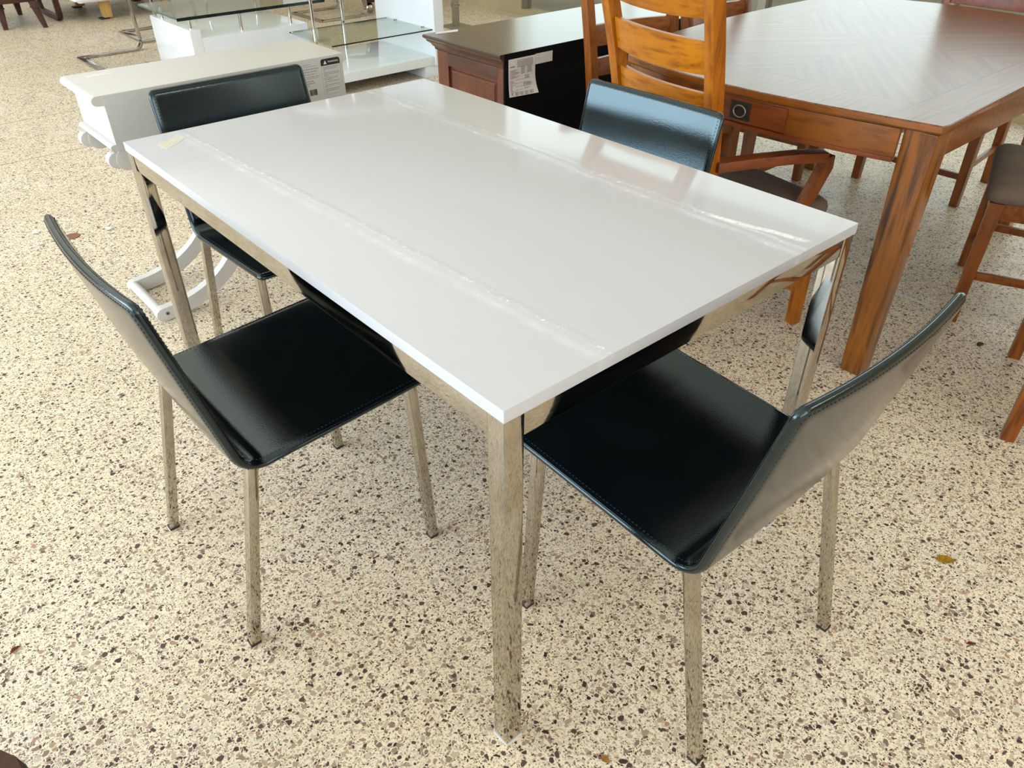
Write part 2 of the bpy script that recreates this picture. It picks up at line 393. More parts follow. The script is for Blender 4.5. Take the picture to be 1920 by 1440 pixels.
def taper_leg(name, top, bot, wt, wb, mat, parent=None, b=0.003, org=None, rot=0.0):
    bm = bmesh.new()
    c, s = math.cos(rot), math.sin(rot)
    rings = []
    for p, w in ((bot, wb), (top, wt)):
        wx, wy = (w, w) if not isinstance(w, tuple) else w
        rings.append([bm.verts.new((p[0] + (a * wx / 2) * c - (q * wy / 2) * s, p[1] + (a * wx / 2) * s + (q * wy / 2) * c, p[2]))
                      for a, q in ((-1, -1), (1, -1), (1, 1), (-1, 1))])
    bm.faces.new(rings[0][::-1]); bm.faces.new(rings[1])
    for i in range(4): bm.faces.new((rings[0][i], rings[0][(i + 1) % 4], rings[1][(i + 1) % 4], rings[1][i]))
    bev(bm, b, 2)
    return finish(name, bm, mat, parent, auto=40, org=org)
def text(name, body, size, mat, parent, loc, rot, extrude=0.0002):
    cu = bpy.data.curves.new(name, 'FONT'); cu.body = body; cu.size = size; cu.extrude = extrude; cu.align_x = 'LEFT'; cu.align_y = 'CENTER'
    cu.materials.append(mat)
    tmp = bpy.data.objects.new('tmp', cu); COL.objects.link(tmp)
    dg = bpy.context.evaluated_depsgraph_get()
    me = bpy.data.meshes.new_from_object(tmp.evaluated_get(dg)); me.name = name
    COL.objects.unlink(tmp); bpy.data.objects.remove(tmp); bpy.data.curves.remove(cu)
    if not me.materials: me.materials.append(mat)
    return obj(name, me, parent, loc, rot)
def copy_tree(o, parent=None):
    c = o.copy(); COL.objects.link(c)
    c.parent = parent
    for ch in list(o.children): copy_tree(ch, c)
    return c

# ------------------------------------------------------------------ setting
XL, XR, Y0, Y1, ZC = -5.0, 4.57, -6.0, 10.5, 3.0
fl = struct(box('floor', (XL - 0.2, XR + 0.2), (Y0, Y1), (-0.12, 0.0), M['floor']))
st = box('divider_strip', (2.152, 2.166), (0.22, 1.25), (-0.004, 0.0012), M['strip'], fl)
jt = box('divider_strip', (XL, 2.1), (3.928, 3.936), (-0.004, 0.0006), M['joint'], fl)
box('divider_strip', (XL, 2.1), (4.66, 4.666), (-0.004, 0.0006), M['joint'], fl)
struct(box('ceiling', (XL - 0.2, XR + 0.2), (Y0, Y1), (ZC, ZC + 0.1), M['ceiling']))
struct(box('wall_back', (XL - 0.2, XR + 0.2), (Y1, Y1 + 0.15), (-0.12, ZC + 0.1), M['wall']))
struct(box('wall_front', (XL - 0.2, XR + 0.2), (Y0 - 0.15, Y0), (-0.12, ZC + 0.1), M['wall']))
def shopfront(side, x, sgn, y0, y1, n, mat):
    """glazed wall: low plinth, head, mullions and panes"""
    bm = bmesh.new()
    a, b = (x, x + 0.12) if sgn > 0 else (x - 0.12, x)
    add_box(bm, a, b, Y0, Y1, -0.12, 0.05); add_box(bm, a, b, Y0, Y1, 2.75, ZC + 0.1)
    add_box(bm, a, b, Y0, y0, 0.05, 2.75); add_box(bm, a, b, y1, Y1, 0.05, 2.75)
    w = struct(finish('wall_' + side, bm, mat))
    for i in range(n + 1):
        yy = y0 + (y1 - y0) * i / n
        box('mullion', (a + 0.02, b - 0.02), (yy - 0.03, yy + 0.03), (0.05, 2.75), M['alu'], w)
    for i in range(n):
        q0 = y0 + (y1 - y0) * i / n + 0.03; q1 = y0 + (y1 - y0) * (i + 1) / n - 0.03
        box('pane', ((a + b) / 2 - 0.003, (a + b) / 2 + 0.003), (q0, q1), (0.05, 2.75), M['window_glass'], w)
shopfront('right', XR, 1, -1.0, 5.1, 5, M['tan_wall'])
shopfront('left', XL, -1, -4.5, 9.5, 10, M['wall'])
struct(box('ground', (-14, 14), (-14, 18), (-0.3, -0.13), M['pavement']))

# ------------------------------------------------------------------ the white dining table
TW, TL, TH, TT = 0.85, 1.345, 0.7695, 0.0205
tb = empty('dining_table', (0, 0, 0), 'glossy white rectangular dining table on square chrome legs', 'table')
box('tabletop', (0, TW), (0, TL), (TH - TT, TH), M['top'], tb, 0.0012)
box('added_dark_underside', (0.04, TW - 0.04), (0.04, TL - 0.04), (TH - TT - 0.004, TH - TT - 0.0002), M['board'], tb)  # unseen dark board, added so the seats reflect dark below the tabletop
LW = 0.034
ZA0, ZA1 = 0.710, 0.7475
e = 0.002
for sx in (0, 1):
    for sy in (0, 1):
        x0 = e if sx == 0 else TW - e - LW; y0 = e if sy == 0 else TL - e - LW
        lg = box('leg', (x0, x0 + LW), (y0, y0 + LW), (0.006, ZA1), M['chrome'], tb, 0.0015)
        box('foot_pad', (x0 - 0.0015, x0 + LW + 0.0015), (y0 - 0.0015, y0 + LW + 0.0015), (0.0, 0.006), M['plastic_white'], lg, 0.001)
for sx in (0, 1):
    x0 = e + 0.001 if sx == 0 else TW - e - LW - 0.001
    box('rail', (x0, x0 + LW), (e + LW + 0.001, TL - e - LW - 0.001), (ZA0, ZA1), M['chrome'], tb, 0.0015)
for sy in (0, 1):
    y0 = e + 0.001 if sy == 0 else TL - e - LW - 0.001
    box('rail', (e + LW + 0.001, TW - e - LW - 0.001), (y0, y0 + LW), (ZA0, ZA1), M['chrome'], tb, 0.0015)
# yellowed sticker residue near the far left corner
bm = bmesh.new()
q = [V((0.052, 1.27, 0)), V((0.058, 1.228, 0)), V((0.122, 1.278, 0)), V((0.108, 1.303, 0))]
pts = []
for i in range(4):
    a, b = q[i], q[(i + 1) % 4]
    for k in range(7):
        p = a.lerp(b, k / 7); pts.append((p.x + random.uniform(-1, 1) * 0.0022, p.y + random.uniform(-1, 1) * 0.0022))
prism('glue_residue', pts, 'z', TH - 0.0005, TH + 0.0004, M['glue'], tb)

# ------------------------------------------------------------------ black leather shell chairs
def shell_profile():
    seat_z, yf, yb, rb = 0.4270, 0.252, -0.166, 0.050
    top = V((-0.256, 0.801)); corner = V((yb, seat_z))
    front = V((yf, 0.4520)); d1 = (front - corner).normalized(); d2 = (top - corner).normalized()
    ang = math.acos(d1.dot(d2)); tl = rb / math.tan(ang / 2)
    p0 = corner + d1 * tl; p1 = corner + d2 * tl
    bis = (d1 + d2).normalized(); ctr = corner + bis * (rb / math.sin(ang / 2))
    pts = [front.lerp(p0, i / 60) for i in range(60)]
    a0 = math.atan2(p0.y - ctr.y, p0.x - ctr.x); a1 = math.atan2(p1.y - ctr.y, p1.x - ctr.x)
    da = a1 - a0
    while da > math.pi: da -= 2 * math.pi
    while da < -math.pi: da += 2 * math.pi
    pts += [ctr + V((math.cos(a0 + da * i / 16), math.sin(a0 + da * i / 16))) * rb for i in range(17)]
    pts += [p1.lerp(top, i / 60) for i in range(1, 61)]
    L = [0.0]
    for a, b in zip(pts, pts[1:]): L.append(L[-1] + (b - a).length)
    return pts, L
PROF, PLEN = shell_profile()
STOT = PLEN[-1]
def prof_at(s):
    s = min(max(s, 0), STOT)
    for i in range(len(PLEN) - 1):
        if s <= PLEN[i + 1] + 1e-9:
            k = (s - PLEN[i]) / (PLEN[i + 1] - PLEN[i]); p = PROF[i].lerp(PROF[i + 1], k)
            j0, j1 = max(i - 1, 0), min(i + 2, len(PROF) - 1)
            d = (PROF[j1] - PROF[j0]).normalized()
            return p, d
HW, RC, TS, EE = 0.2275, 0.0185, 0.0185, 0.0165
S_B = PLEN[60]
def hw_at(s):
    return HW - 0.004 * max(0, (s - S_B) / (STOT - S_B))
def shell_pt(x, s, side, dist):
    """point on the upper (side=+1) or lower (-1) face"""
    p, d = prof_at(s)
    nrm = V((d.y, -d.x))          # up from the seat, forward from the back
    k = max(0.0, (s - S_B * 0.98) / (STOT - S_B * 0.98)); k = min(1, k * 1.6); k = k * k * (3 - 2 * k)
    dish = -0.016 * k * (1 - (x / HW) ** 2)
    sd = -0.004 * (1 - k) * (1 - (x / HW) ** 2) * min(1, s / 0.1)
    q = 1 - min(max(dist / EE, 0), 1)
    th = TS / 2 * math.sqrt(max(0, 1 - q * q))
    off = dish + sd + side * th
    return V((x, p.x + nrm.x * off, p.y + nrm.y * off))
def corner_in(s):
    ds = min(s, STOT - s)
    return 0.0 if ds >= RC else RC - math.sqrt(max(0, RC * RC - (RC - ds) ** 2))
def bdist(x, s):
    h = hw_at(s); dx = h - abs(x); ds = min(s, STOT - s)
    if dx < RC and ds < RC: return RC - math.hypot(RC - dx, RC - ds)
    return min(dx, ds)
def make_shell():
    ed = [0, .0012, .003, .0055, .009, .0125, .0165, .024, .034]
    S = ed + [0.034 + (STOT - 0.068) * i / 120 for i in range(1, 120)] + [STOT - x for x in ed[::-1]]
    bm = bmesh.new(); lay = {}
    for side in (1, -1):
        for i, s in enumerate(S):
            h = hw_at(s) - corner_in(s)
            xs = [-h + x for x in ed[:-1]] + [-h + 0.03 + (2 * h - 0.06) * k / 14 for k in range(15)] + [h - x for x in ed[:-1][::-1]]
            for j, x in enumerate(xs):
                lay[side, i, j] = bm.verts.new(shell_pt(x, s, side, bdist(x, s)))
        ni, nj = len(S), len(xs)
        for i in range(ni - 1):
            for j in range(nj - 1):
                bm.faces.new([lay[side, i, j], lay[side, i + 1, j], lay[side, i + 1, j + 1], lay[side, i, j + 1]][::side])
    rim = [lay[k] for k in lay if k[1] in (0, ni - 1) or k[2] in (0, nj - 1)]
    bmesh.ops.remove_doubles(bm, verts=rim, dist=0.0004)
    return bm
def rim_path(inset, n_side=150):
    """points (x, s) of a closed loop at a fixed inset from the rim"""
    r = RC - inset; out = []
    def seg(a, b):
        L = math.hypot(b[0] - a[0], b[1] - a[1]); k = max(1, int(L / 0.004))
        for i in range(k): out.append((a[0] + (b[0] - a[0]) * i / k, a[1] + (b[1] - a[1]) * i / k))
    def arc(cx, cs, a0):
        k = max(2, int(r * math.pi / 2 / 0.004))
        for i in range(k):
            a = a0 + math.pi / 2 * i / k; out.append((cx + r * math.cos(a), cs + r * math.sin(a)))
    hb, ht = hw_at(0), hw_at(STOT)
    seg((hb - inset, RC), (ht - inset, STOT - RC)); arc(ht - RC, STOT - RC, 0)
    seg((ht - RC, STOT - inset), (-ht + RC, STOT - inset)); arc(-ht + RC, STOT - RC, math.pi / 2)
    seg((-ht + inset, STOT - RC), (-hb + inset, RC)); arc(-hb + RC, RC, math.pi)
    seg((-hb + RC, inset), (hb - RC, inset)); arc(hb - RC, RC, 1.5 * math.pi)
    return out
def make_stitch():
    bm = bmesh.new()
    for side, inset in ((1, 0.0105), (-1, 0.0075)):
        lp = rim_path(inset)
        P3 = [shell_pt(x, s, side, inset) for x, s in lp]
        for i in range(0, len(P3) - 1, 2):
            a, b = P3[i], P3[i + 1]
            if (b - a).length < 1e-4: continue
            add_sweep(bm, [a, b], 0.0013, 0.0016)
    return bm
def make_welt():
    bm = bmesh.new()
    lp = rim_path(0.0035)
    P3 = [shell_pt(x, s, 1, 0.0035) for x, s in lp][::2]
    rings = []
    n = len(P3)
    for i, p in enumerate(P3):
        d = (P3[(i + 1) % n] - P3[i - 1]).normalized(); s = d.cross(V((0.3, 0.2, 1))).normalized(); u = s.cross(d)
        rings.append([bm.verts.new(p + s * a + u * b) for a, b in circ(0.0011, 6)])
    for i in range(n):
        r0, r1 = rings[i], rings[(i + 1) % n]
        for j in range(6): bm.faces.new((r0[j], r0[(j + 1) % 6], r1[(j + 1) % 6], r1[j]))
    return bm
def make_black_chair():
    root = empty('dining_chair', (0, 0, 0), '', 'chair', 'black dining chairs around the white table')
    sh = finish('seat_shell', make_shell(), M['leather'], root, smooth=True)
    w = finish('piping', make_welt(), M['leather'], sh, smooth=True)
    s_ = finish('stitching', make_stitch(), M['leather_plain'], sh); s_['kind'] = 'stuff'
    bm = bmesh.new()
    zf = 0.4190
    for s in (-1, 1): add_sweep(bm, [(s * 0.165, -0.115, zf - 0.0125), (s * 0.165, 0.19, zf + 0.0065)], 0.02, 0.014)
    for y, zz in ((-0.115, zf - 0.0125), (0.19, zf + 0.0065)): add_sweep(bm, [(-0.198, y, zz), (0.198, y, zz)], 0.018, 0.012)
    finish('seat_frame', bm, M['chrome'], root)
    for s in (-1, 1):
        for top, bot in (((s * 0.205, -0.150), (s * 0.2135, -0.236)), ((s * 0.205, 0.196), (s * 0.2135, 0.214))):
            tp = V((*top, 0.4265 if top[1] < 0 else 0.4395)); bt = V((*bot, 0.004))
            lg = taper_leg('leg', tp, bt, 0.0205, 0.0205, M['chrome'], root, 0.0012)
            taper_leg('foot_cap', V((*bot, 0.006)), V((*bot, 0.0)), 0.0215, 0.0215, M['rubber'], lg, 0.0006)
    return root
ch = make_black_chair()
CH = [((0.455, 0.0), 0, 'black leather chair at the near end of the white table, tall back towards the viewer'),
      ((-0.006, 0.7235), -90, 'black leather chair at the long left side, seat half under the white table'),
      ((0.385, 1.361), 180, 'black leather chair at the far end, backrest against the white console table'),
      ((0.870, 0.7245), 90, 'black leather chair facing us across the white table, before the orange ladder-back')]
for i, ((x, y), a, lab) in enumerate(CH):
    o = ch if i == 0 else copy_tree(ch)
    o.location = (x, y, 0); o.rotation_euler = (0, 0, R(a)); o['label'] = lab

# ------------------------------------------------------------------ white console table with curved legs
cx0, cx1, cy0, cy1, ch_ = 0.095, 0.900, 1.885, 2.185, 0.742
O = (0.5, 2.03, 0)
co = empty('console_table', O, 'small white console table with curved legs and a printed warning on its back', 'console table')
# bull-nosed top: profile along x
def bull(x0, x1, z0, z1, r=0.016):
    zc = (z0 + z1) / 2; hh = (z1 - z0) / 2
    L = [(x0 + r - r * math.sin(math.pi * i / 8), zc + hh * math.cos(math.pi * i / 8)) for i in range(9)]
    Rr = [(x1 - r + r * math.sin(math.pi * i / 8), zc - hh * math.cos(math.pi * i / 8)) for i in range(9)]
    return L + Rr
prism('top', bull(cx0 - 0.010, cx1 + 0.012, ch_ - 0.028, ch_), 'y', cy0, cy1, M['white_paint'], co, org=O, auto=50)
box('frieze_end', (cx0 + 0.022, cx0 + 0.04), (cy0 + 0.004, cy1 - 0.004), (0.602, ch_ - 0.028), M['white_paint'], co, 0.001, org=O)
box('frieze_end', (cx1 - 0.04, cx1 - 0.022), (cy0 + 0.004, cy1 - 0.004), (0.602, ch_ - 0.028), M['white_paint'], co, 0.001, org=O)
bk = box('back_panel', (cx0 + 0.021, cx1 - 0.006), (cy0 - 0.0015, cy0 + 0.01), (0.596, ch_ - 0.0006), M['white_board'], co, 0.0006, org=O)
box('front_panel', (cx0 + 0.021, cx1 - 0.021), (cy1 - 0.012, cy1), (0.596, ch_ - 0.0275), M['white_paint'], co, 0.001, org=O)
prism('base_moulding', bull(cx0 + 0.004, cx1 - 0.004, 0.584, 0.602, 0.010), 'y', cy0 - 0.001, cy1 + 0.001, M['white_paint'], co, org=O, auto=50)
# legs: ")" and "(" arcs front and back
def arc_leg(sgn, y0, y1):
    xc = cx0 + 0.012 if sgn > 0 else cx1 - 0.012
    out = []
    rx, rz, zc = 0.332, 0.265, 0.290
    n = 26
    for k in range(n + 1):
        a = -math.pi / 2 + math.pi * k / n
        out.append((xc + sgn * rx * math.cos(a), zc + rz * math.sin(a)))
    th = 0.048
    O_, I_ = [], []
    for k, p in enumerate(out):
        a = -math.pi / 2 + math.pi * k / n
        nx, nz = sgn * math.cos(a), math.sin(a)
        O_.append((p[0] + nx * th / 2, p[1] + nz * th / 2)); I_.append((p[0] - nx * th / 2, p[1] - nz * th / 2))
    # rounded tips
    def tip(p, q, d):
        c = ((p[0] + q[0]) / 2, (p[1] + q[1]) / 2); r = math.hypot(p[0] - q[0], p[1] - q[1]) / 2
        a0 = math.atan2(p[1] - c[1], p[0] - c[0])
        return [(c[0] + r * math.cos(a0 + d * math.pi * k / 6), c[1] + r * math.sin(a0 + d * math.pi * k / 6)) for k in range(1, 6)]
    return O_ + tip(O_[-1], I_[-1], sgn) + I_[::-1] + tip(I_[0], O_[0], sgn)
for sgn in (1, -1):
    for y0, y1 in ((cy0 + 0.004, cy0 + 0.036), (cy1 - 0.036, cy1 - 0.004)):
        lg = prism('leg', arc_leg(sgn, y0, y1), 'y', y0, y1, M['white_paint'], co, 0.002, org=O)
        # scrolled block under the frieze
        xb = cx0 + 0.036 if sgn > 0 else cx1 - 0.036
        bl = []
        for k in range(13):
            a = math.pi / 2 + math.pi * k / 12
            bl.append((xb + sgn * (0.026 * math.cos(a)), 0.553 + 0.032 * math.sin(a)))
        bl += [(xb + sgn * 0.09, 0.521), (xb + sgn * 0.09, 0.585)]
        prism('scroll', bl, 'y', y0 - 0.003, y1 + 0.003, M['white_paint'], lg, 0.002, org=O)
    xf = cx0 + 0.012 if sgn > 0 else cx1 - 0.012
    tube('foot_bar', [(xf - 0.004, cy0 + 0.03, 0.030), (xf - 0.004, cy1 - 0.03, 0.030)], 0.017, M['white_paint'], co, org=O, n=16)
    sc_ = tube('bolt', [(xf + sgn * 0.012, cy0 + 0.0025, 0.028), (xf + sgn * 0.012, cy0 + 0.006, 0.028)], 0.0065, M['alu'], co, org=O)
    tube('bolt', [(xf + sgn * 0.012, cy0 + 0.0018, 0.028), (xf + sgn * 0.012, cy0 + 0.003, 0.028)], 0.003, M['ink'], co, org=O)
tube('stretcher', [(cx0 + 0.34, cy0 + 0.02, 0.30), (cx0 + 0.34, cy1 - 0.02, 0.30)], 0.013, M['white_paint'], co, org=O)
tube('stretcher', [(cx1 - 0.34, cy0 + 0.02, 0.30), (cx1 - 0.34, cy1 - 0.02, 0.30)], 0.013, M['white_paint'], co, org=O)
box('clear_tape', (0.150, 0.215), (2.120, 2.140), (ch_ - 0.0002, ch_ + 0.0006), M['cling'], co, org=O)
# printing on the back panel (faces -y)
def to_local(o): return V(O)
yb = cy0 - 0.0021
hx0, hx1 = 0.812, 0.884
rr = 0.008
hd = [(hx0, 0.713), (hx1, 0.713)] + [(hx1 - rr + rr * math.cos(a), 0.734 - rr + rr * math.sin(a)) for a in [math.pi / 2 * k / 5 for k in range(6)]] + \
     [(hx0 + rr - rr * math.sin(a), 0.734 - rr + rr * math.cos(a)) for a in [math.pi / 2 * k / 5 for k in range(6)]]
prism('warning_header', hd, 'y', yb, cy0 - 0.001, M['ink'], bk, org=O)
prism('warning_triangle', [(0.822, 0.7175), (0.834, 0.7175), (0.828, 0.7290)], 'y', yb - 0.0004, cy0 - 0.001, M['paper'], bk, org=O)
text('warning_word', 'WARNING', 0.0082, M['paper'], bk, (0.838 - O[0], yb - 0.0004 - O[1], 0.7232), (R(90), 0, 0))
bm = bmesh.new()
for z, w0, w1 in [(0.687, 0, 1), (0.682, 0, .9), (0.677, 0, .1), (0.670, 0, 1), (0.665, 0, 1), (0.660, 0, .3), (0.653, 0, .9), (0.648, 0, .5), (0.641, 0, 1), (0.636, 0, .1), (0.630, 0, 1), (0.625, 0, .12), (0.617, 0, 1), (0.612, 0, .85), (0.607, 0, .1)]:
    x0 = hx0 + 0.007; L = hx1 - hx0 - 0.014; x = x0
    while x < x0 + L * w1 - 0.002:
        w = min(random.uniform(0.004, 0.011), x0 + L * w1 - x); add_box(bm, x, x + w, yb + 0.0002, cy0 - 0.001, z + 0.0189, z + 0.0211); x += w + 0.0015
for x0, x1, z0, z1 in ((hx0, hx0 + .0006, .620, .713), (hx1 - .0006, hx1, .620, .713), (hx0, hx1, .620, .6206)):
    add_box(bm, x0, x1, yb + 0.0002, cy0 - 0.001, z0, z1)
finish('warning_text', bm, M['pale_ink'], bk, org=O)['kind'] = 'stuff'
bm = bmesh.new()
for z, w1, h in [(0.702, .040, .0011), (0.696, .060, .0009), (0.688, .066, .0016), (0.680, .060, .0016), (0.672, .056, .0010), (0.664, .070, .0010), (0.659, .062, .0009), (0.650, .044, .0016), (0.643, .048, .0018), (0.636, .030, .0016)]:
    x0 = 0.734; x = x0
    while x < x0 + w1 - 0.002:
        w = min(random.uniform(0.005, 0.013), x0 + w1 - x); add_box(bm, x, x + w, yb + 0.0002, cy0 - 0.001, z + 0.022 - h, z + 0.022 + h); x += w + 0.002
finish('address_text', bm, M['pale_ink'], bk, org=O)['kind'] = 'stuff'
bm = bmesh.new(); x = 0.758
while x < 0.786:
    w = random.choice((0.0006, 0.001, 0.0018)); add_box(bm, x, x + w, yb + 0.0002, cy0 - 0.001, 0.626, 0.645); x += w + random.choice((0.0006, 0.001))
finish('barcode', bm, M['ink'], bk, org=O)

# ------------------------------------------------------------------ dark cabinet (seen from its black back)
kx0, kx1, ky0, ky1, kh = 1.570, 3.20, 1.857, 2.373, 0.64
O = (2.38, 2.12, 0)
kb = empty('cabinet', O, 'low dark mahogany cabinet with black unfinished back and panelled end', 'cabinet')
def molding(name, steps, mat):
    """stack of slabs following the end and front (not the flush back)"""
    bm = bmesh.new(); rings = []
    for inset, z in steps:
        rings.append([bm.verts.new(p) for p in ((kx0 + inset, ky0, z), (kx1 - inset, ky0, z), (kx1 - inset, ky1 - inset, z), (kx0 + inset, ky1 - inset, z))])
    for a, b in zip(rings, rings[1:]):
        for i in range(4): bm.faces.new((a[i], a[(i + 1) % 4], b[(i + 1) % 4], b[i]))
    bm.faces.new(rings[0]); bm.faces.new(rings[-1])
    return finish(name, bm, mat, kb, auto=30, org=O)
ct = molding('top', [(0.004, kh), (0.0, kh - 0.004), (0.001, kh - 0.012), (0.008, kh - 0.018)], M['espresso_top'])
molding('cornice', [(0.010, kh - 0.018), (0.013, kh - 0.026), (0.026, kh - 0.036), (0.030, kh - 0.044), (0.036, kh - 0.048), (0.038, kh - 0.058), (0.044, kh - 0.062)], M['mahogany_h'])
kxb = kx0 + 0.044
box('body', (kxb + 0.012, kx1 - 0.056), (ky0 + 0.008, ky1 - 0.05), (0.06, kh - 0.062), M['mahogany'], kb, org=O)
box('back_board', (kxb - 0.02, kx1 - 0.024), (ky0 - 0.0008, ky0 + 0.0078), (0.04, kh - 0.0012), M['black_board'], kb, org=O)
# panelled end: stiles, rails and a raised field
ya, yb2 = ky0 + 0.008, ky1 - 0.044
for y0, y1 in ((ya, ya + 0.062), (yb2 - 0.075, yb2)):
    box('stile', (kxb, kxb + 0.02), (y0, y1), (0.0, kh - 0.062), M['mahogany'], kb, 0.0015, org=O)
box('rail', (kxb, kxb + 0.02), (ya + 0.0625, yb2 - 0.0755), (kh - 0.115, kh - 0.0625), M['mahogany_h'], kb, 0.0015, org=O)
box('rail', (kxb, kxb + 0.02), (ya + 0.0625, yb2 - 0.0755), (0.05, 0.13), M['mahogany_h'], kb, 0.0015, org=O)
bm = bmesh.new()
y0, y1, z0, z1 = ya + 0.0625, yb2 - 0.0755, 0.1305, kh - 0.1155
rs = []
for dx, ins in ((0.020, 0.0), (0.014, 0.010), (0.003, 0.022), (0.008, 0.034), (0.008, 0.05)):
    rs.append([bm.verts.new((kxb + dx, y, z)) for y, z in ((y0 + ins, z0 + ins), (y1 - ins, z0 + ins), (y1 - ins, z1 - ins), (y0 + ins, z1 - ins))])
for a, b in zip(rs, rs[1:]):
    for i in range(4): bm.faces.new((a[i], a[(i + 1) % 4], b[(i + 1) % 4], b[i]))
bm.faces.new(rs[-1])
finish('end_panel', bm, M['mahogany'], kb, org=O)
box('plinth', (kxb - 0.006, kx1 - 0.038), (ky0 + 0.009, ky1 - 0.038), (0.0, 0.05), M['mahogany_h'], kb, 0.002, org=O)
# paper sheet taped to the back, with its lower corner curling, and a strip beside it
lb = empty('instruction_sheet', (1.685, ky0 - 0.002, 0.545), 'white printed instruction sheet stuck on the black cabinet back', 'paper')
LO = lb.location.copy()
px0, px1, pz0, pz1 = 1.614, 1.757, 0.4735, 0.6165
bm = bmesh.new(); NX, NZ = 12, 14; g = {}
def curl(x, z):
    u = (x - px0) / (px1 - px0); v = (pz1 - z) / (pz1 - pz0)
    return -0.028 * max(0, v - 0.45) ** 2 * (0.3 + u) * 2.2
for i in range(NX + 1):
    for j in range(NZ + 1):
        x = px0 + (px1 - px0) * i / NX; z = pz1 - (pz1 - pz0) * j / NZ
        for k in (0, 1): g[i, j, k] = bm.verts.new((x, ky0 - 0.0020 + 0.0006 * k + curl(x, z), z))
for i in range(NX):
    for j in range(NZ):
        for k in (0, 1): bm.faces.new((g[i, j, k], g[i, j + 1, k], g[i + 1, j + 1, k], g[i + 1, j, k]))
    for j in (0, NZ): bm.faces.new((g[i, j, 0], g[i + 1, j, 0], g[i + 1, j, 1], g[i, j, 1]))
for j in range(NZ):
    for i in (0, NX): bm.faces.new((g[i, j, 0], g[i, j + 1, 0], g[i, j + 1, 1], g[i, j, 1]))
sheet = finish('sheet', bm, M['paper'], lb, org=LO)
def pline(bm, x0, x1, z, h):
    n = max(1, int((x1 - x0) / 0.02))
    for k in range(n):
        a = x0 + (x1 - x0) * k / n; b = x0 + (x1 - x0) * (k + 1) / n
        ya_ = ky0 - 0.0024 + curl((a + b) / 2, z)
        add_box(bm, a, b - 0.0008, ya_ - 0.0006, ya_ + 0.0004, z - h / 2, z + h / 2)
bm = bmesh.new()
for k in range(7): pline(bm, px0 + 0.045, px1 - 0.012, pz1 - 0.008 - k * 0.0042, 0.0017)
for k in range(8): pline(bm, px0 + 0.008, px0 + random.choice((0.035, 0.05, 0.06)), pz1 - 0.043 - k * 0.0042, 0.0017)
for k in range(7): pline(bm, px0 + 0.066, px0 + 0.088, pz1 - 0.036 - k * 0.004, 0.0016); pline(bm, px0 + 0.098, px0 + 0.124, pz1 - 0.036 - k * 0.004, 0.0016)
for k in range(11): pline(bm, px0 + 0.009, px0 + random.choice((0.018, 0.024, 0.034)), pz1 - 0.083 - k * 0.0042, 0.0016)
for k in range(4): pline(bm, px0 + 0.034, px0 + 0.034 + (0.11, 0.08, 0.06, 0.05)[k] * 0.8, pz1 - 0.082 - k * 0.0125, 0.0007)
for k in range(4): pline(bm, px0 + 0.028, px1 - 0.018, pz1 - 0.1285 - k * 0.0034, 0.0014)
finish('small_print', bm, M['pale_ink'], lb, org=LO)['kind'] = 'stuff'
bm = bmesh.new()
pline(bm, px0 + 0.008, px0 + 0.033, pz1 - 0.0295, 0.0042)
for a in range(3):
    for b in range(2): pline(bm, px0 + 0.088 + a * 0.008, px0 + 0.093 + a * 0.008, pz1 - 0.0715 - b * 0.007, 0.004)
for z in (0.098, 0.117): pline(bm, px0 + 0.078, px0 + 0.116, pz1 - z, 0.0012)
for x in (0.078, 0.088, 0.096, 0.104, 0.114): 
    yy = ky0 - 0.0024 + curl(px0 + x, pz1 - 0.108); add_box(bm, px0 + x, px0 + x + 0.0022, yy - 0.0006, yy + 0.0004, pz1 - 0.117, pz1 - 0.098)
for a, b in ((0, 0), (1, 1), (0, 2), (1, 2), (2, 1), (2, 3), (1, 3)):
    pline(bm, px0 + 0.011 + a * 0.003, px0 + 0.014 + a * 0.003, pz1 - 0.1270 - b * 0.003, 0.0026)
finish('bold_print', bm, M['grey_ink'], lb, org=LO)['kind'] = 'stuff'
ls = empty('paper_strip', (1.805, ky0 - 0.002, 0.598), 'narrow white paper strip beside the instruction sheet on black cabinet back', 'paper')
box('strip', (px1 + 0.001, 1.853), (ky0 - 0.0020, ky0 - 0.0010), (0.5785, 0.6185), M['paper'], ls, org=ls.location)
bm = bmesh.new()
for k, w in enumerate((0.012, 0.03)): add_box(bm, px1 + 0.008, px1 + 0.008 + w, ky0 - 0.0024, ky0 - 0.0016, 0.611 - k * 0.012, 0.6122 - k * 0.012)
finish('strip_print', bm, M['pale_ink'], ls, org=ls.location)
tgp = empty('paper_tag', (1.68, 2.345, kh), 'small white paper tag lying on the cabinet top corner', 'paper')
prism('tag', [(1.634, 2.363), (1.612, 2.330), (1.716, 2.312), (1.738, 2.335), (1.738, 2.347)], 'z', kh + 0.0003, kh + 0.0016, M['paper'], tgp, org=tgp.location)

